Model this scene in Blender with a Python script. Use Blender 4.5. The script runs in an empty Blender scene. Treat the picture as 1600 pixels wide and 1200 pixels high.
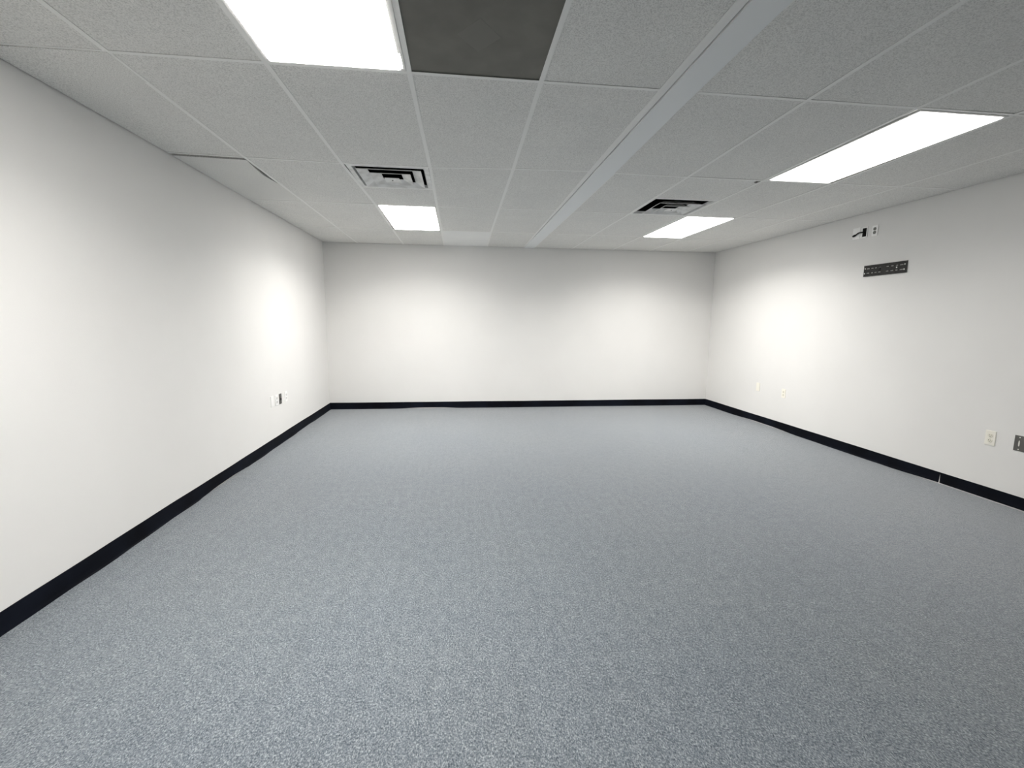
import bpy, bmesh, math, random
from mathutils import Vector, Matrix
random.seed(7)
S = bpy.context.scene
C = S.collection
PI = math.pi

# ------------------------------------------------------------------ room size
H = 2.469                                     # underside of the ceiling grid
YF = -2.6                                     # wall behind the camera
def xl(y): return -1.965 + .0012*(y-4)        # the walls are a little out of square
def xr(y): return 4.109 - .0092*(y-4)
def yw(x): return 7.110 - .0031*x
TILT_R = math.atan(.0092)

# ------------------------------------------------------------------ materials
def mat(name, col, rough=.6, spec=.5, metal=0.0):
    m = bpy.data.materials.new(name); m.use_nodes = True
    b = m.node_tree.nodes['Principled BSDF']
    b.inputs['Base Color'].default_value = (*col, 1)
    b.inputs['Roughness'].default_value = rough
    b.inputs['Specular IOR Level'].default_value = spec
    b.inputs['Metallic'].default_value = metal
    return m, m.node_tree.nodes, m.node_tree.links, b

def coord(n, l, scale=(1, 1, 1), rot=(0, 0, 0)):
    tc = n.new('ShaderNodeTexCoord'); mp = n.new('ShaderNodeMapping')
    mp.inputs['Scale'].default_value = scale; mp.inputs['Rotation'].default_value = rot
    l.new(tc.outputs['Object'], mp.inputs['Vector']); return mp.outputs['Vector']

def noise(n, l, v, scale, detail=2, rough=.5):
    t = n.new('ShaderNodeTexNoise'); t.inputs['Scale'].default_value = scale
    t.inputs['Detail'].default_value = detail; t.inputs['Roughness'].default_value = rough
    l.new(v, t.inputs['Vector']); return t.outputs['Fac']

def ramp(n, l, fac, stops):
    r = n.new('ShaderNodeValToRGB'); e = r.color_ramp.elements
    while len(e) < len(stops): e.new(.5)
    for i, (p, c) in enumerate(stops): e[i].position = p; e[i].color = (*c, 1)
    l.new(fac, r.inputs['Fac']); return r.outputs['Color']

def bump(n, l, b, h, strength, dist):
    bp = n.new('ShaderNodeBump'); bp.inputs['Strength'].default_value = strength
    bp.inputs['Distance'].default_value = dist
    l.new(h, bp.inputs['Height']); l.new(bp.outputs['Normal'], b.inputs['Normal'])

def math_(n, l, op, a, b):
    m = n.new('ShaderNodeMath'); m.operation = op
    for i, s in enumerate((a, b)):
        if isinstance(s, (int, float)): m.inputs[i].default_value = s
        else: l.new(s, m.inputs[i])
    return m.outputs[0]

def mulcol(n, l, a, b):
    m = n.new('ShaderNodeMix'); m.data_type = 'RGBA'; m.blend_type = 'MULTIPLY'
    m.inputs['Factor'].default_value = 1
    l.new(a, m.inputs['A']); l.new(b, m.inputs['B']); return m.outputs['Result']

# painted drywall
M_wall, n, l, b = mat('wall_paint', (.74, .73, .715), .85, .25)
v = coord(n, l)
big = noise(n, l, v, 1.6, 3)
l.new(ramp(n, l, big, [(.3, (.815, .805, .785)), (.7, (.84, .83, .81))]), b.inputs['Base Color'])
bump(n, l, b, noise(n, l, v, 230, 3), .25, .0012)

M_front, *_ = mat('front_wall_low_bounce', (.13, .13, .13), .85, .2)  # dark colour chosen so this unseen wall bounces little light

# mineral fibre tile
def tile_mat(name, lo, hi, sc=190):
    m, n, l, b = mat(name, hi, .95, .1)
    v = coord(n, l)
    f = noise(n, l, v, sc, 3, .65)
    g = noise(n, l, v, 2.2, 2)
    c1 = ramp(n, l, f, [(.32, lo), (.56, hi)])
    c2 = ramp(n, l, g, [(.3, (.955, .955, .96)), (.7, (1, 1, 1))])
    l.new(mulcol(n, l, c1, c2), b.inputs['Base Color'])
    bump(n, l, b, f, .55, .0015)
    return m
M_tile = tile_mat('ceiling_tile_fibre', (.60, .590, .56), (.90, .888, .852))
M_tile_new = tile_mat('clean_ceiling_tile', (.88, .875, .85), (.95, .945, .925))
M_tee, n, l, b = mat('grid_enamel', (.91, .90, .87), .5, .3)
M_deck, n, l, b = mat('plenum_dark', (.03, .027, .02), .9, .1)
M_strip, n, l, b = mat('strip_paint', (.88, .89, .885), .6, .3)
v = coord(n, l); bump(n, l, b, noise(n, l, v, 60, 2), .1, .001)

# dark panel: worn grey-brown metal with cloudy smears
M_dark, n, l, b = mat('dark_panel_paint', (.17, .162, .140), .55, .3)
v = coord(n, l)
l.new(ramp(n, l, noise(n, l, v, 7, 4), [(.35, (.152, .145, .124)), (.66, (.186, .178, .154))]), b.inputs['Base Color'])
M_dark2, n, l, b = mat('dark_panel_smudge', (.188, .180, .158), .6, .3)

# loop pile carpet, mottled blue grey
M_carpet, n, l, b = mat('blue_grey_carpet', (.2, .24, .27), .95, .05)
v = coord(n, l, (1, .6, 1))
vr = coord(n, l, (1, .7, 1), (0, 0, .5))
f1 = noise(n, l, v, 230, 2, .65)
f2 = noise(n, l, vr, 120, 3, .7)
f3 = noise(n, l, v, 26, 2, .6)
mx = math_(n, l, 'ADD', math_(n, l, 'MULTIPLY', f1, .50), math_(n, l, 'MULTIPLY', f2, .40))
mx = math_(n, l, 'ADD', mx, math_(n, l, 'MULTIPLY', f3, .10))
c1 = ramp(n, l, mx, [(.38, (.064, .082, .101)), (.47, (.165, .189, .213)), (.53, (.240, .268, .288)), (.62, (.46, .49, .512))])
g = noise(n, l, coord(n, l), 1.1, 3, .55)
c2 = ramp(n, l, g, [(.3, (.92, .935, .96)), (.7, (1, 1, 1))])
# faint lengthwise rows of the loops
st = noise(n, l, coord(n, l, (1, .03, 1)), 34, 2, .6)
c3 = ramp(n, l, st, [(.35, (.93, .93, .93)), (.65, (1, 1, 1))])
l.new(mulcol(n, l, mulcol(n, l, c1, c2), c3), b.inputs['Base Color'])
bump(n, l, b, mx, .8, .006)
b.inputs['Sheen Weight'].default_value = 1.0; b.inputs['Sheen Roughness'].default_value = .35

M_base, n, l, b = mat('vinyl_cove_base', (.0045, .0055, .010), .6, .07)
v = coord(n, l)
l.new(ramp(n, l, noise(n, l, v, 3.0, 3), [(.35, (.003, .0035, .006)), (.7, (.007, .009, .016))]), b.inputs['Base Color'])
bump(n, l, b, noise(n, l, coord(n, l, (1, 1, .3)), 9, 2), .3, .004)

M_cream, *_ = mat('cream_plastic', (.93, .90, .81), .35, .4)
M_cream2, *_ = mat('cream_receptacle', (.84, .81, .70), .4, .4)
M_white, *_ = mat('white_plastic', (.97, .965, .95), .35, .4)
M_white2, *_ = mat('white_receptacle', (.80, .79, .77), .4, .4)
M_grecep, *_ = mat('grey_receptacle', (.24, .24, .22), .5, .4)
M_slot, *_ = mat('slot_dark', (.012, .011, .010), .8, .1)
M_steel, n, l, b = mat('brushed_steel_plate', (.15, .145, .135), .42, .5, .6)
v = coord(n, l, (4, 1, 90)); bump(n, l, b, noise(n, l, v, 20, 2), .2, .0005)
M_jack, *_ = mat('jack_ivory', (.80, .78, .72), .4, .4)
M_black, *_ = mat('black_metal', (.014, .0135, .012), .45, .25)
M_slotgrey, *_ = mat('wall_seen_through_slot', (.80, .79, .77), .8, .2)
M_screw, *_ = mat('bright_screw', (.86, .86, .84), .3, .5, .2)
M_cable, *_ = mat('black_rubber_cable', (.006, .005, .005), .5, .3)
M_vent, n, l, b = mat('vent_enamel', (.72, .715, .695), .45, .4)
v = coord(n, l)
l.new(ramp(n, l, noise(n, l, v, 11, 3), [(.36, (.70, .69, .665)), (.58, (.86, .855, .835))]), b.inputs['Base Color'])
M_duct, *_ = mat('duct_dark', (.010, .0095, .009), .9, .1)
M_fix, *_ = mat('fixture_enamel', (.80, .79, .765), .4, .4)

LAMP = 16.0
def lamp_mat(name, k, col):
    m, n, l, b = mat(name, (.9, .9, .88), .5, .3)
    b.inputs['Emission Color'].default_value = (*col, 1)
    # lengthwise tubes show faintly through the prismatic lens
    tc = n.new('ShaderNodeTexCoord'); sp = n.new('ShaderNodeSeparateXYZ')
    l.new(tc.outputs['Object'], sp.inputs[0])
    w = math_(n, l, 'COSINE', math_(n, l, 'MULTIPLY', sp.outputs['X'], 2*PI/.27), 0)
    w = math_(n, l, 'ADD', math_(n, l, 'MULTIPLY', w, -.12), 1.0)
    l.new(math_(n, l, 'MULTIPLY', w, LAMP*k), b.inputs['Emission Strength'])
    return m
K = dict(NL=1.13, FL=.92, NR=.20, FR=.52)   # lens strength per fixture, balanced to the room's brightness
KD = dict(NL=.90, FL=1.22, NR=.28, FR=1.45)     # downward part, fraction of 30 W
SPREAD = 150
WARM = (1.0, .975, .94)
M_lamps = {k: lamp_mat('lens_glow_'+k.lower(), v, WARM) for k, v in K.items()}

# ------------------------------------------------------------------ helpers
def box(bm, c, s, mi=0, bev=0, seg=2):
    r = bmesh.ops.create_cube(bm, size=1.0, matrix=Matrix.Translation(c) @ Matrix.Diagonal((*s, 1)))
    vs = r['verts']; fs = {f for q in vs for f in q.link_faces}
    for f in fs: f.material_index = mi
    if bev:
        es = list({e for q in vs for e in q.link_edges})
        r = bmesh.ops.bevel(bm, geom=es, offset=bev, segments=seg, affect='EDGES', profile=.6)
        for f in r['faces']: f.material_index = mi
    return bm

def cyl(bm, c, r, d, axis='y', mi=0, seg=20, r2=None):
    m = Matrix.Translation(c)
    if axis == 'y': m = m @ Matrix.Rotation(PI/2, 4, 'X')
    if axis == 'x': m = m @ Matrix.Rotation(PI/2, 4, 'Y')
    q = bmesh.ops.create_cone(bm, cap_ends=True, segments=seg, radius1=r, radius2=r if r2 is None else r2, depth=d, matrix=m)
    for f in {f for q_ in q['verts'] for f in q_.link_faces}: f.material_index = mi

def prism(bm, pts, z0, z1, mi=0, bev=0):
    """pts: ccw polygon in xy, lower face z0 (may be a list of heights), top z1"""
    zs = z0 if isinstance(z0, (list, tuple)) else [z0]*len(pts)
    lo = [bm.verts.new((p[0], p[1], z)) for p, z in zip(pts, zs)]
    hi = [bm.verts.new((p[0], p[1], z1)) for p in pts]
    f = [bm.faces.new(lo[::-1]), bm.faces.new(hi)]
    k = len(pts)
    for i in range(k): f.append(bm.faces.new((lo[i], lo[(i+1) % k], hi[(i+1) % k], hi[i])))
    for q in f: q.material_index = mi
    if bev:
        es = [e for e in f[0].edges]
        r = bmesh.ops.bevel(bm, geom=es, offset=bev, segments=1, affect='EDGES')
        for q in r['faces']: q.material_index = mi

def obj(name, bm, mats, parent=None, loc=(0, 0, 0), rz=0, smooth=False):
    me = bpy.data.meshes.new(name); bmesh.ops.recalc_face_normals(bm, faces=bm.faces[:])
    bm.to_mesh(me); bm.free()
    for m in (mats if isinstance(mats, (list, tuple)) else [mats]): me.materials.append(m)
    if smooth:
        for p in me.polygons: p.use_smooth = True
    o = bpy.data.objects.new(name, me); C.objects.link(o)
    o.location = loc; o.rotation_euler = (0, 0, rz)
    if parent: o.parent = parent
    return o

def struct(name, bm, mats, parent=None, **k):
    o = obj(name, bm, mats, parent, **k); o['kind'] = 'structure'; return o

def tag(o, label, cat, group=None):
    o['label'] = label; o['category'] = cat
    if group: o['group'] = group
    return o

def thing(name, label, cat, loc, rz=0, group=None):
    o = bpy.data.objects.new(name, None); C.objects.link(o)
    o.empty_display_size = .05
    o.location = loc; o.rotation_euler = (0, 0, rz)
    return tag(o, label, cat, group)

# ------------------------------------------------------------------ shell
T = .12
bm = bmesh.new(); prism(bm, [(xl(YF)-T, YF-T), (xr(YF)+T, YF-T), (xr(7.1)+T, 7.1+T), (xl(7.1)-T, 7.1+T)], -.1, 0)
struct('floor', bm, M_carpet)
HT = H+.35
def wall(name, a, b_, out):
    bm = bmesh.new()
    prism(bm, [a, b_, (b_[0]+out[0], b_[1]+out[1]), (a[0]+out[0], a[1]+out[1])], 0, HT)
    return struct(name, bm, M_wall)
wall('wall_left', (xl(YF), YF), (xl(7.116), 7.116), (-T, 0))
wall('wall_right', (xr(YF), YF), (xr(7.097), 7.097), (T, 0))
wall('wall_back', (-1.961-T, yw(-1.961)), (4.08+T, yw(4.08)), (0, T))
wall('wall_front', (xl(YF)-T, YF), (xr(YF)+T, YF), (0, -T)).data.materials[0] = M_front

# ------------------------------------------------------------------ suspended ceiling
# grid lines as surveyed: x of each runner at each cross line, y of each cross line at each runner
rows = [YF, -1.38, -.16, 1.06, 2.278, 'B', 'C', 'D', 'W']
RA = 4
colx = {                      #  A      B      C      D     wall
 'L':  [None]*5,
 'c0': [-1.466, -1.470, -1.462, -1.466, -1.466],
 'c1': [-.833, -.829, -.800, -.808, -.808],
 'c2': [-.216, -.203, -.207, -.209, -.212],
 'c3': [.389, .404, .406, .408, .430],
 'c4': [.975, .975, .985, .985, .985],
 'bl': [1.024, 1.020, 1.018, 1.012, 1.002],
 'br': [1.150, 1.165, 1.160, 1.150, 1.140],
 'c5': [1.742, 1.756, 1.757, 1.735, 1.735],
 'c6': [2.364, 2.383, 2.372, 2.376, 2.376],
 'c7': [2.938, 2.968, 2.950, 2.972, 2.972],
 'c8': [3.548, 3.565, 3.56, 3.57, 3.57],
 'R':  [None]*5}
rowB = {'L': 3.520, 'c0': 3.545, 'c1': 3.578, 'c2': 3.576, 'c3': 3.522, 'c4': 3.492, 'bl': 3.5, 'br': 3.511, 'c5': 3.521, 'c6': 3.524, 'c7': 3.512, 'c8': 3.51, 'R': 3.505}
def row_y(c, r):
    v = rows[r]
    if v == 'B': return rowB[c]
    if v == 'C': return 4.742
    if v == 'D': return 5.960
    if v == 'W': return None
    return v
def node(c, r):
    y = row_y(c, r); k = max(0, r-RA)
    if c == 'L': x = xl(y if y is not None else 7.1)
    elif c == 'R': x = xr(y if y is not None else 7.1)
    else: x = colx[c][k]
    if y is None: y = yw(x)
    return Vector((x, y))

SEQ_L = ['L', 'c0', 'c1', 'c2', 'c3', 'c4']
SEQ_R = ['br', 'c5', 'c6', 'c7', 'c8', 'R']
def cell(c, d, r):
    return [node(c, r), node(d, r), node(d, r+1), node(c, r+1)]
def lerp_row(q, t0, t1):
    a, b_, c, d = q
    return [a.lerp(d, t0), b_.lerp(c, t0), b_.lerp(c, t1), a.lerp(d, t1)]
def inset(q, e):
    a, b_, c, d = q
    return [a+Vector((e, e)), b_+Vector((-e, e)), c+Vector((-e, -e)), d+Vector((e, -e))]

ZT = H+.0022                                  # face of a tile resting on the flanges
TH = .015
special = {('c1', 3): 'lamp', ('c1', 6): 'lamp', ('c6', 4): 'lamp', ('c6', 6): 'lamp',
           ('c1', 5): 'ventnear', ('c5', 5): 'ventfar', ('c2', 3): 'dark', ('c2', 7): 'newtile', ('L', 5): 'slipped'}
bmc = bmesh.new(); bmg = bmesh.new()
def tile(bm, q, dz=(0, 0, 0, 0)):
    prism(bm, q, [ZT+z for z in dz], ZT+TH, 0)
half_tees = []
for seq in (SEQ_L, SEQ_R):
    for c, d in zip(seq, seq[1:]):
        for r in range(8):
            q = inset(cell(c, d, r), .0015); s = special.get((c, r))
            if c == 'L': q[0].x += .007; q[3].x += .007                       # open joint along the walls
            if d == 'R': q[1].x -= .007; q[2].x -= .007
            if r == 7: q[2].y -= .008; q[3].y -= .008
            if s is None:
                dz = [random.uniform(-.0012, .0012) for _ in range(4)]
                if (c, r) == ('L', 4): dz = [-.007, -.003, .001, .001]       # slightly sagging tile
                tile(bmc, q, dz)
            elif s == 'ventnear':                                             # diffuser in the near half, tile beyond
                tile(bmc, lerp_row(q, .5, 1)); half_tees.append(lerp_row(cell(c, d, r), .5, 1)[:2])
            elif s == 'ventfar':
                a, b_, cc, dd = lerp_row(q, 0, .5)                            # its corner beside the light is chipped away
                tile(bmc, [a, b_+Vector((-.045, 0)), b_+Vector((-.040, .055)), b_+Vector((0, .075)), cc, dd], [0]*6)
                half_tees.append([p for p in lerp_row(cell(c, d, r), .5, 1)[:2]])
            elif s == 'dark':
                tile(bmc, lerp_row(q, 0, .5)); half_tees.append(lerp_row(cell(c, d, r), .5, 1)[:2])
# structural deck over the tiles
box(bmc, (1.07, 2.25, HT-.02), (6.2, 9.8, .04), 1)
ceil = struct('ceiling', bmc, [M_tile, M_deck])

W = .0115                                     # half width of a tee flange
def tee(a, b_, w=W, z=H, h=.0018):
    d = (b_-a).normalized(); nrm = Vector((-d.y, d.x))*w
    prism(bmg, [a-nrm, b_-nrm, b_+nrm, a+nrm], z, z+h, 0)
    nrm = nrm*.09
    prism(bmg, [a-nrm, b_-nrm, b_+nrm, a+nrm], z+h, z+.030, 0)
for c in ('c0', 'c1', 'c2', 'c3', 'c4', 'c5', 'c6', 'c7', 'c8'):
    for r in range(8):
        tee(node(c, r), node(c, r+1))
for seq in (SEQ_L, SEQ_R):
    for c, d in zip(seq, seq[1:]):
        for r in range(1, 8):
            dv = (node(d, r)-node(c, r)).normalized()*W
            a, b_ = node(c, r), node(d, r)
            if c not in ('L', 'br'): a = a+dv
            else: a = a+dv*1.2
            if d != 'R': b_ = b_-dv
            tee(a, b_, .0105, H+.0002)
for a, b_ in half_tees:
    dv = (b_-a).normalized()*W; tee(a+dv, b_-dv, .0105, H+.0002)
for r in range(8):                            # angle along the smooth strip
    a, b_ = node('br', r), node('br', r+1); tee(a+Vector((.008, 0)), b_+Vector((.008, 0)), .007, H+.0016)
for r in range(8):                            # flange closing the field against the smooth strip
    a, b_ = node('c4', r)+Vector((.011, 0)), node('bl', r)+Vector((-.017, 0))
    c, d = node('bl', r+1)+Vector((-.017, 0)), node('c4', r+1)+Vector((.011, 0))
    prism(bmg, [a, b_, c, d], H+.0008, H+.0025, 0)
struct('ceiling_grid', bmg, M_tee, ceil)

# smooth strip between the two ceiling fields
bm = bmesh.new()
for r in range(8):
    a, b_ = node('bl', r), node('br', r); c, d = node('br', r+1), node('bl', r+1)
    a = a+Vector((-.012, 0)); d = d+Vector((-.012, 0))
    prism(bm, [a, b_, c, d], H-.006, H+.03)
struct('trim_1', bm, M_strip)

# loose ceiling pieces that are things of their own
def polytile(name, q, m, label, z0=None, mats2=None, cat='ceiling tile'):
    ctr = sum(q, Vector((0, 0)))/len(q)
    bm = bmesh.new(); prism(bm, [p-ctr for p in q], z0 if z0 else 0, TH)
    return tag(obj(name, bm, m, loc=(ctr.x, ctr.y, ZT)), label, cat)
a, b_, c, d = inset(cell('L', 'c0', 5), .0015)
q = [a+Vector((.007, .056)), b_+Vector((-.013, .060)), Vector((-1.492, 3.68)), Vector((-1.502, 3.78)), Vector((-1.512, 3.93)), Vector((-1.502, 4.04)), Vector((-1.482, 4.165)), c, d]
polytile('ceiling_tile', q, M_tile, 'grey ceiling tile slipped from its grid leaving black cracks by left wall')
polytile('ceiling_tile', inset(cell('c2', 'c3', 7), .0015), M_tile_new, 'brighter clean white ceiling tile against the back wall')

q = lerp_row(inset(cell('c2', 'c3', 3), .0015), .5, 1)
ctr = sum(q, Vector((0, 0)))/4
dk = thing('ceiling_panel', 'dark grey square ceiling panel beside the largest light', 'ceiling panel', (ctr.x, ctr.y, H))
bm = bmesh.new(); prism(bm, [p-ctr for p in q], .0045, .012)
obj('panel_sheet', bm, M_dark, dk)
bm = bmesh.new(); s = .12
prism(bm, [(0, -s*.9), (s*.72, 0), (0, s*.9), (-s*.72, 0)], .0039, .0046)
o = obj('raised_centre', bm, M_dark2, dk); o['label'] = 'slightly paler diamond in the middle'

# ------------------------------------------------------------------ troffer lights
def troffer(q, label, key, leak=False):
    """q: the grid cell. Enamel door frame, housing and glowing prismatic lens"""
    ctr = sum(q, Vector((0, 0)))/4
    q = [p-ctr for p in inset(q, .0125)]
    t = thing('ceiling_light', label, 'ceiling light', (ctr.x, ctr.y, H), 0, 'fluorescent ceiling lights')
    x0 = max(q[0].x, q[3].x); x1 = min(q[1].x, q[2].x); y0 = max(q[0].y, q[1].y); y1 = min(q[2].y, q[3].y)
    fw = .013
    bm = bmesh.new()
    def fb(xa, xb, ya, yb, z0=-.002, z1=.009): box(bm, ((xa+xb)/2, (ya+yb)/2, (z0+z1)/2), (xb-xa, yb-ya, z1-z0), 0, .0008, 1)
    fr_ = .022 if leak else fw
    fb(x0, x0+fw, y0, y1); fb(x0+fw, x1-fr_, y0, y0+fw); fb(x0+fw, x1-fr_, y1-fw, y1)
    if leak:                                  # the door has dropped and light shows through a slit
        fb(x1-fr_, x1, y0, y1-.14); fb(x1-fr_, x1, y1-.022, y1)
        fb(x1-fr_, x1-fr_+.005, y1-.14, y1-.022); fb(x1-.011, x1, y1-.14, y1-.022)
    else: fb(x1-fw, x1, y0, y1)
    obj('door_frame', bm, M_fix, t)
    bm = bmesh.new(); e = .004                # open-bottomed housing
    zt = .10
    box(bm, (0, (y0+y1)/2, zt), (x1-x0, y1-y0, .002))
    box(bm, (x0+.001, 0, (zt+.01)/2), (.002, y1-y0, zt-.01)); box(bm, (x1-.001, 0, (zt+.01)/2), (.002, y1-y0, zt-.01))
    box(bm, (0, y0+.001, (zt+.01)/2), (x1-x0, .002, zt-.01)); box(bm, (0, y1-.001, (zt+.01)/2), (x1-x0, .002, zt-.01))
    obj('housing', bm, M_fix, t)
    bm = bmesh.new()                          # lens: shallow tray that drops a little below its frame
    a0, a1, b0, b1 = x0+fw-.001, x1-fw+.001, y0+fw-.001, y1-fw+.001; s = .007
    a1 = x1-fr_+.001
    if leak:
        box(bm, (x1-.014, y1-.081, .006), (.010, .13, .001))
    v = [bm.verts.new(p) for p in ((a0, b0, .003), (a1, b0, .003), (a1, b1, .003), (a0, b1, .003),
         (a0+s, b0+s, -.007), (a1-s, b0+s, -.007), (a1-s, b1-s, -.007), (a0+s, b1-s, -.007))]
    bm.faces.new(v[3::-1]); bm.faces.new(v[4:8])
    for i in range(4): bm.faces.new((v[i], v[(i+1) % 4], v[4+(i+1) % 4], v[4+i]))
    obj('lens', bm, M_lamps[key], t)
    # the prismatic lens throws most of the tubes' light downwards
    ld = bpy.data.lights.new('tube_light', 'AREA'); ld.shape = 'RECTANGLE'
    ld.size = a1-a0-.02; ld.size_y = b1-b0-.02; ld.spread = math.radians(SPREAD)
    ld.energy = KD[key]*30; ld.color = WARM
    lo = bpy.data.objects.new('tube_light', ld); C.objects.link(lo); lo.parent = t; lo.location = (0, 0, -.0085)
    return t
troffer(cell('c1', 'c2', 3), 'large ceiling light at the top left, cut by the photo edge', 'NL', True)
troffer(cell('c1', 'c2', 6), 'small distant ceiling light directly beyond the left air vent', 'FL')
troffer(cell('c6', 'c7', 4), 'long ceiling light at upper right, above the wall bracket', 'NR')
troffer(cell('c6', 'c7', 6), 'distant right ceiling light touching the right air vent', 'FR')

# ------------------------------------------------------------------ stepped louvre diffusers
def diffuser(q, label, fr):
    ctr = sum(q, Vector((0, 0)))/4
    q = [p-ctr for p in inset(q, .0118)]
    hx = min(q[1].x, q[2].x); hy = min(q[2].y, q[3].y)
    t = thing('air_vent', label, 'air vent', (ctr.x, ctr.y, H), 0, 'square ceiling air vents')
    def ring(bm, s0, z0, s1, z1, th=.0016):
        """square band from outline s0 at height z0 to outline s1 at z1"""
        def sq(s, z): return [bm.verts.new((sx*s*hx, sy*s*hy, z)) for sx, sy in ((-1, -1), (1, -1), (1, 1), (-1, 1))]
        A, B, A2, B2 = sq(s0, z0), sq(s1, z1), sq(s0, z0+th), sq(s1, z1+th)
        for i in range(4):
            j = (i+1) % 4
            bm.faces.new((A[i], A[j], B[j], B[i])); bm.faces.new((A2[j], A2[i], B2[i], B2[j]))
            bm.faces.new((A[j], A[i], A2[i], A2[j])); bm.faces.new((B[i], B[j], B2[j], B2[i]))
    bm = bmesh.new()
    ring(bm, 1.0, .001, fr[0], .001); ring(bm, fr[0], .001, fr[0]-.035, .022)
    obj('frame', bm, M_vent, t)
    for s_out, s_in, lip, up in fr[1]:
        bm = bmesh.new()
        ring(bm, s_out, lip+.003, s_out-.006, lip)
        ring(bm, s_out-.006, lip, s_in, up)
        obj('louvre', bm, M_vent, t)
    bm = bmesh.new(); s = fr[2]
    zc = fr[3]; box(bm, (0, 0, zc), (2*hx*s, 2*hy*s, .004), 0, .001, 1)
    cyl(bm, (0, 0, zc-.003), .006, .003, 'z', 1, 12)
    obj('centre_plate', bm, [M_vent, M_slot], t)
    bm = bmesh.new()
    box(bm, (0, 0, .16), (2*hx, 2*hy, .004))
    for sx, sy, ax, ay in ((-1, 0, .004, 2*hy), (1, 0, .004, 2*hy), (0, -1, 2*hx, .004), (0, 1, 2*hx, .004)):
        box(bm, (sx*(hx-.002), sy*(hy-.002), .083), (ax, ay, .154))
    obj('duct_boot', bm, M_duct, t)
    return t
diffuser(lerp_row(cell('c1', 'c2', 5), 0, .5), 'left square air vent with stepped louvres in the grey ceiling', (.885, [(.80, .56, -.010, .016), (.51, .26, -.013, .012)], .19, -.016))
diffuser(lerp_row(cell('c5', 'c6', 5), .5, 1), 'right square air vent with stepped louvres, nearer the corner', (.96, [(.72, .50, -.016, .022), (.43, .26, -.020, .012)], .18, -.021))

# ------------------------------------------------------------------ cove base
def cove(name, P, length, lift, seams=(), amp=.0015, seed=0, toew=.004):
    """P(s) -> (point on the wall foot, inward unit normal); lift(s): gap under the strip"""
    rnd = random.Random(seed); ph = [rnd.uniform(0, 6.28) for _ in range(6)]
    def wob(s, k): return math.sin(s*2.3*k+ph[0])*.45+math.sin(s*5.1*k+ph[1])*.35+math.sin(s*11.7*k+ph[2])*.2
    cuts = [0]+list(seams)+[length]
    bm = bmesh.new()
    for i, (s0, s1) in enumerate(zip(cuts, cuts[1:])):
        k = max(2, int((s1-s0)/.045)); prev = None
        for j in range(k+1):
            t = j/k; s = s0+(s1-s0)*t
            g0 = .0003 if i else 0; g1 = .0003 if i < len(cuts)-2 else 0
            sp = s+(g0 if j == 0 else 0)-(g1 if j == k else 0)
            p, nn = P(sp)
            lf = lift(s); top = .1016+amp*wob(s, 1); toe = .012+toew*wob(s+3, 1.3)
            if lf > 0: toe = .006
            # the strip's cut ends gape towards the floor at a seam
            dgap = 0
            prof = [(0, top), (.0022, top), (.0030, top-.0012), (.0034, .030+lf), (.005, .016+lf), (.008, .007+lf*.9), (toe, .0015+lf), (toe, lf), (0, lf)]
            if (i and j == 0) or (i < len(cuts)-2 and j == k):
                sg = 1 if j == 0 else -1
                ring_ = []
                for o_, z in prof:
                    pp, _ = P(sp+sg*(.009 if abs(s-5.944) < .1 else .0015)*max(0, 1-z/.07))
                    ring_.append(bm.verts.new((pp[0]+nn[0]*o_, pp[1]+nn[1]*o_, z)))
            else:
                ring_ = [bm.verts.new((p[0]+nn[0]*o_, p[1]+nn[1]*o_, z)) for o_, z in prof]
            if prev:
                m = len(ring_)
                for a in range(m): bm.faces.new((prev[a], prev[(a+1) % m], ring_[(a+1) % m], ring_[a]))
            else: bm.faces.new(ring_)
            prev = ring_
        bm.faces.new(prev[::-1])
    return struct(name, bm, M_base)
def sm(a, b, x): t = min(1, max(0, (x-a)/(b-a))); return t*t*(3-2*t)
def hump(s, a, b, e, h): return h*sm(a, a+e, s)*(1-sm(b-e, b, s))
LY = 7.116-YF
cove('baseboard_left', lambda s: ((xl(YF+s), YF+s), (1, 0)), LY-.004, lambda s: hump(YF+s, 3.55, 4.35, .3, .010), (4.08-YF,), .0025, 3, .009)
cove('baseboard_right', lambda s: ((xr(YF+s), YF+s), (-1, 0)), LY-.022, lambda s: max(hump(YF+s, .2, 3.75, .4, .0105), hump(YF+s, 5.0, 6.3, .5, .013)), (3.344-YF, 4.68-YF), .0012, 5)
cove('baseboard_back', lambda s: ((-1.9605+s, yw(-1.9605+s)), (0, -1)), 6.040, lambda s: hump(-1.9605+s, -.95, .05, .35, .014), (), .0015, 9)
cove('baseboard_front', lambda s: ((-1.958+s, YF), (0, 1)), 6.11, lambda s: 0, (), .001, 11)

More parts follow.
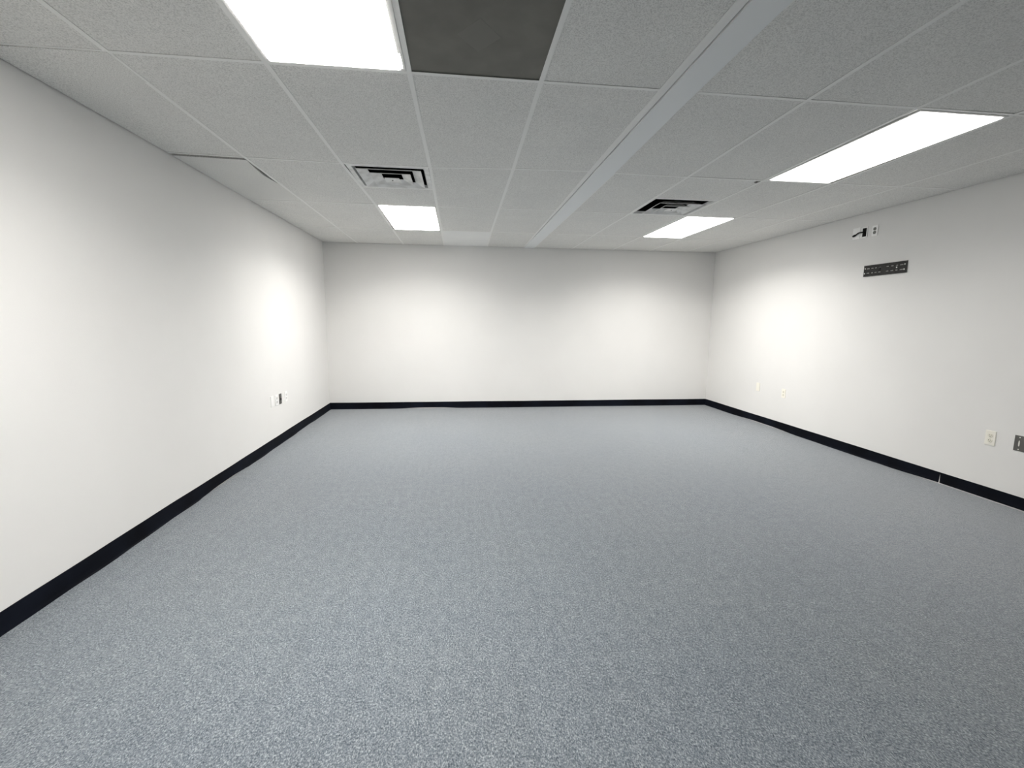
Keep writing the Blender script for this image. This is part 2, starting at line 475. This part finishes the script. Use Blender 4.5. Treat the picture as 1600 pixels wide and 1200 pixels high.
# ------------------------------------------------------------------ wall plates
# local frame: x along the wall (to the right when facing it), z up, -y out of the wall
def on_right(y, z): return (xr(y), y, z), -PI/2+TILT_R
def on_left(y, z): return (xl(y), y, z), PI/2-.0012
def plate_bm(w=.070, h=.1145, d=.0055, holes=()):
    bm = bmesh.new(); box(bm, (0, -d/2, 0), (w, d, h), 0, .0022, 2); return bm
def duplex(place, label, mp, mr, w=.070, h=.1145, mslot=M_slot, group='duplex wall outlets'):
    loc, rz = place; t = thing('wall_outlet', label, 'wall outlet', loc, rz, group)
    obj('cover_plate', plate_bm(w, h), mp, t)
    for sz in (1, -1):
        bm = bmesh.new(); cz = sz*.0195*h/.1145
        cyl(bm, (0, -.0062, cz), .0168, .0028, 'y', 0, 28)
        for q in bm.verts: q.co.z = cz+max(-.0142, min(.0142, q.co.z-cz))
        r = obj('receptacle', bm, mr, t)
        bm = bmesh.new()
        box(bm, (-.0062, -.0078, cz+.003), (.0022, .0006, .0085)); box(bm, (.0062, -.0078, cz+.003), (.0022, .0006, .007))
        cyl(bm, (0, -.0078, cz-.0075), .0026, .0006, 'y', 0, 12)
        obj('slots', bm, mslot, r)
    bm = bmesh.new(); cyl(bm, (0, -.006, 0), .0032, .0016, 'y', 0, 14); obj('screw', bm, mp, t)
    return t
def blank(place, label, mp, name='wall_plate', w=.070, h=.1145):
    loc, rz = place; t = thing(name, label, 'wall plate', loc, rz)
    obj('cover_plate', plate_bm(w, h), mp, t)
    for sz in (1, -1):
        bm = bmesh.new(); cyl(bm, (0, -.006, sz*.030*h/.1145), .0032, .0016, 'y', 0, 14); obj('screw', bm, mp, t)
    return t

duplex(on_right(3.022, .490), 'cream outlet low on right wall beside the dark metal plate', M_cream, M_cream2)
duplex(on_right(5.30, .478), 'tiny cream outlet low on right wall, second from the back corner', M_cream, M_cream2)
blank(on_right(5.80, .492), 'cream blank plate low on right wall, nearest the back corner', M_cream)
duplex(on_left(5.112, .492), 'white outlet low on left wall between blank plate and grey plate', M_white, M_white2)
duplex(on_left(5.380, .490), 'white outlet low on left wall, nearest the back corner', M_white, M_white2)
blank(on_left(4.990, .498), 'white blank plate low on left wall, nearest the camera', M_white)
duplex(on_right(4.250, 2.281), 'white outlet with grey sockets high on right wall under the ceiling', M_white, M_grecep, .062, .102)

# steel data plate at the right edge
loc, rz = on_right(2.832, .496)
t = thing('data_plate', 'dark metal wall plate with pale vertical jack at right photo edge', 'wall plate', loc, rz)
obj('cover_plate', plate_bm(.072, .116, .005), M_steel, t)
bm = bmesh.new(); cyl(bm, (-.004, -.0058, 0), .0075, .003, 'y', 0, 24)
for q in bm.verts: q.co.z *= 3.0; q.co.x = -.004+(q.co.x+.004)*.62
o = obj('jack', bm, M_jack, t); o['label'] = 'pale ivory vertical jack'
for sz in (1, -1):
    bm = bmesh.new(); cyl(bm, (-.004, -.0056, sz*.045), .0042, .0018, 'y', 0, 14); obj('screw', bm, M_jack, t)

# grey plate among the left group, pinched in the middle
loc, rz = on_left(5.212, .490)
t = thing('data_plate', 'narrow grey metal plate between the two white outlets on left wall', 'wall plate', loc, rz)
bm = bmesh.new(); box(bm, (0, -.003, 0), (.058, .006, .112), 0, .0015, 1)
obj('cover_plate', bm, M_steel, t)
bm = bmesh.new(); box(bm, (.004, -.008, -.004), (.016, .006, .024), 0, .001, 1)
obj('jack', bm, M_slot, t)

# high plates with cable
loc, rz = on_right(4.462, 2.290)
t = blank((loc, rz), 'blank white plate high on right wall behind the black cable end', M_white, 'wall_plate', .088, .113)
loc, rz = on_right(4.370, 2.284)
t = thing('cable_box', 'white open wall box with black opening high on right wall', 'wall box', loc, rz)
w, h = .076, .106
bm = bmesh.new()
box(bm, (-w/2+.009, -.004, 0), (.018, .008, h), 0, .0015, 1); box(bm, (w/2-.005, -.004, 0), (.010, .008, h), 0, .0015, 1)
box(bm, (.004, -.004, h/2-.005), (w-.028+.004, .008, .010), 0, .0015, 1); box(bm, (.004, -.004, -h/2+.006), (w-.028+.004, .008, .012), 0, .0015, 1)
obj('rim', bm, M_white, t)
bm = bmesh.new(); box(bm, (.004, -.0015, .0005), (w-.026, .003, h-.020))
o = obj('opening', bm, M_slot, t); o['label'] = 'black opening'
# cable stub bending out of the box across the blank plate
def tube(path, rad, seg=12):
    bm = bmesh.new(); prev = None
    for i, p in enumerate(path):
        p = Vector(p); d = (Vector(path[min(i+1, len(path)-1)])-Vector(path[max(i-1, 0)])).normalized()
        u = d.cross(Vector((0, 1, .1))).normalized(); w_ = d.cross(u)
        r = rad[i]; ringv = [bm.verts.new(p+u*r*math.cos(a*2*PI/seg)+w_*r*math.sin(a*2*PI/seg)) for a in range(seg)]
        if prev:
            for a in range(seg): bm.faces.new((prev[a], prev[(a+1) % seg], ringv[(a+1) % seg], ringv[a]))
        else: bm.faces.new(ringv)
        prev = ringv
    bm.faces.new(prev[::-1]); return bm
path = [(0, -.003, .000), (-.010, -.014, .002), (-.028, -.020, .004), (-.046, -.022, .004), (-.060, -.020, .001), (-.074, -.017, -.004), (-.088, -.015, -.010), (-.104, -.0145, -.014)]
t2 = thing('cable', 'short black cable poking out of the wall box over the blank plate', 'cable', loc, rz)
obj('cord', tube(path, [.0064]*len(path)), M_cable, t2, smooth=True)
bm = tube([(-.092, -.0148, -.0105), (-.100, -.0146, -.013), (-.114, -.0143, -.017), (-.122, -.014, -.0195)], [.0075, .0105, .0108, .0085])
obj('plug', bm, M_cable, t2, smooth=True)

# ------------------------------------------------------------------ television bracket
loc, rz = on_right(4.095, 1.892)
t = thing('wall_bracket', 'black slotted metal screen bracket screwed high on right wall', 'wall bracket', loc, rz)
bw, bh, bt = .452, .102, .003
y0 = -.007
bm = bmesh.new()
# face with two rows of true slots: built as bars around the openings
slots_x = [(-.178, .034), (-.132, .026), (-.094, .026), (-.052, .030), (.030, .030), (.078, .030), (.124, .026), (.172, .034)]
rows_z = (.022, -.022); sh = .0075
edges = [-bw/2]+[e for c_, w_ in slots_x for e in (c_-w_/2, c_+w_/2)]+[bw/2]
zb = [(-bh/2, rows_z[1]-sh/2), (rows_z[1]+sh/2, rows_z[0]-sh/2), (rows_z[0]+sh/2, bh/2)]
for za, zc in zb: box(bm, (0, y0, (za+zc)/2), (bw, bt, zc-za))
for zr in rows_z:
    for i in range(0, len(edges), 2):
        box(bm, ((edges[i]+edges[i+1])/2, y0, zr), (edges[i+1]-edges[i], bt, sh))
obj('face_plate', bm, M_black, t)
bm = bmesh.new()                               # returned flanges back to the wall
box(bm, (0, y0/2-.002, bh/2-.0015+.003), (bw, -y0+.004, .003)); box(bm, (0, y0/2-.002, -bh/2+.0015-.003), (bw, -y0+.004, .003))
obj('flange', bm, M_black, t)
bm = bmesh.new(); box(bm, (0, -.0006, 0), (bw-.01, .0012, bh-.012)); obj('wall_face', bm, M_slotgrey, t)
bm = bmesh.new(); box(bm, (-.068, y0-.004, .004), (.050, .006, .014), 0, .002, 1); box(bm, (-.045, y0-.004, .011), (.012, .006, .022), 0, .002, 1)
obj('latch', bm, M_cable, t)
for sx, sz in ((-.208, .024), (-.212, -.024), (.207, .024), (.203, -.022), (.128, .002)):
    bm = bmesh.new(); cyl(bm, (sx, y0-.0035, sz), .0062, .004, 'y', 0, 16, .0062)
    obj('screw', bm, M_screw, t)

# ------------------------------------------------------------------ camera
f_px, pitch, yaw, roll, hcam = 712.9, -.1373, .1156, .0090, 1.3613
cp, sp, cy, sy, cr, sr = math.cos(pitch), math.sin(pitch), math.cos(yaw), math.sin(yaw), math.cos(roll), math.sin(roll)
F = Vector((sy*cp, cy*cp, sp)); R = Vector((cy, -sy, 0)); U = R.cross(F)
R, U = cr*R+sr*U, cr*U-sr*R
cd = bpy.data.cameras.new('camera'); cam = bpy.data.objects.new('camera', cd); C.objects.link(cam)
m = Matrix((R, U, -F)).transposed().to_4x4(); m.translation = (0, 0, hcam); cam.matrix_world = m
cd.sensor_fit = 'HORIZONTAL'; cd.sensor_width = 36; cd.lens = f_px/1600*36; cd.clip_start = .02
S.camera = cam

# ------------------------------------------------------------------ world and view
w = bpy.data.worlds.new('world'); S.world = w; w.use_nodes = True
w.node_tree.nodes['Background'].inputs[0].default_value = (0, 0, 0, 1)
S.view_settings.view_transform = 'Standard'; S.view_settings.look = 'None'
S.view_settings.gamma = 1; S.view_settings.exposure = 0.0
S.view_settings.use_curve_mapping = False
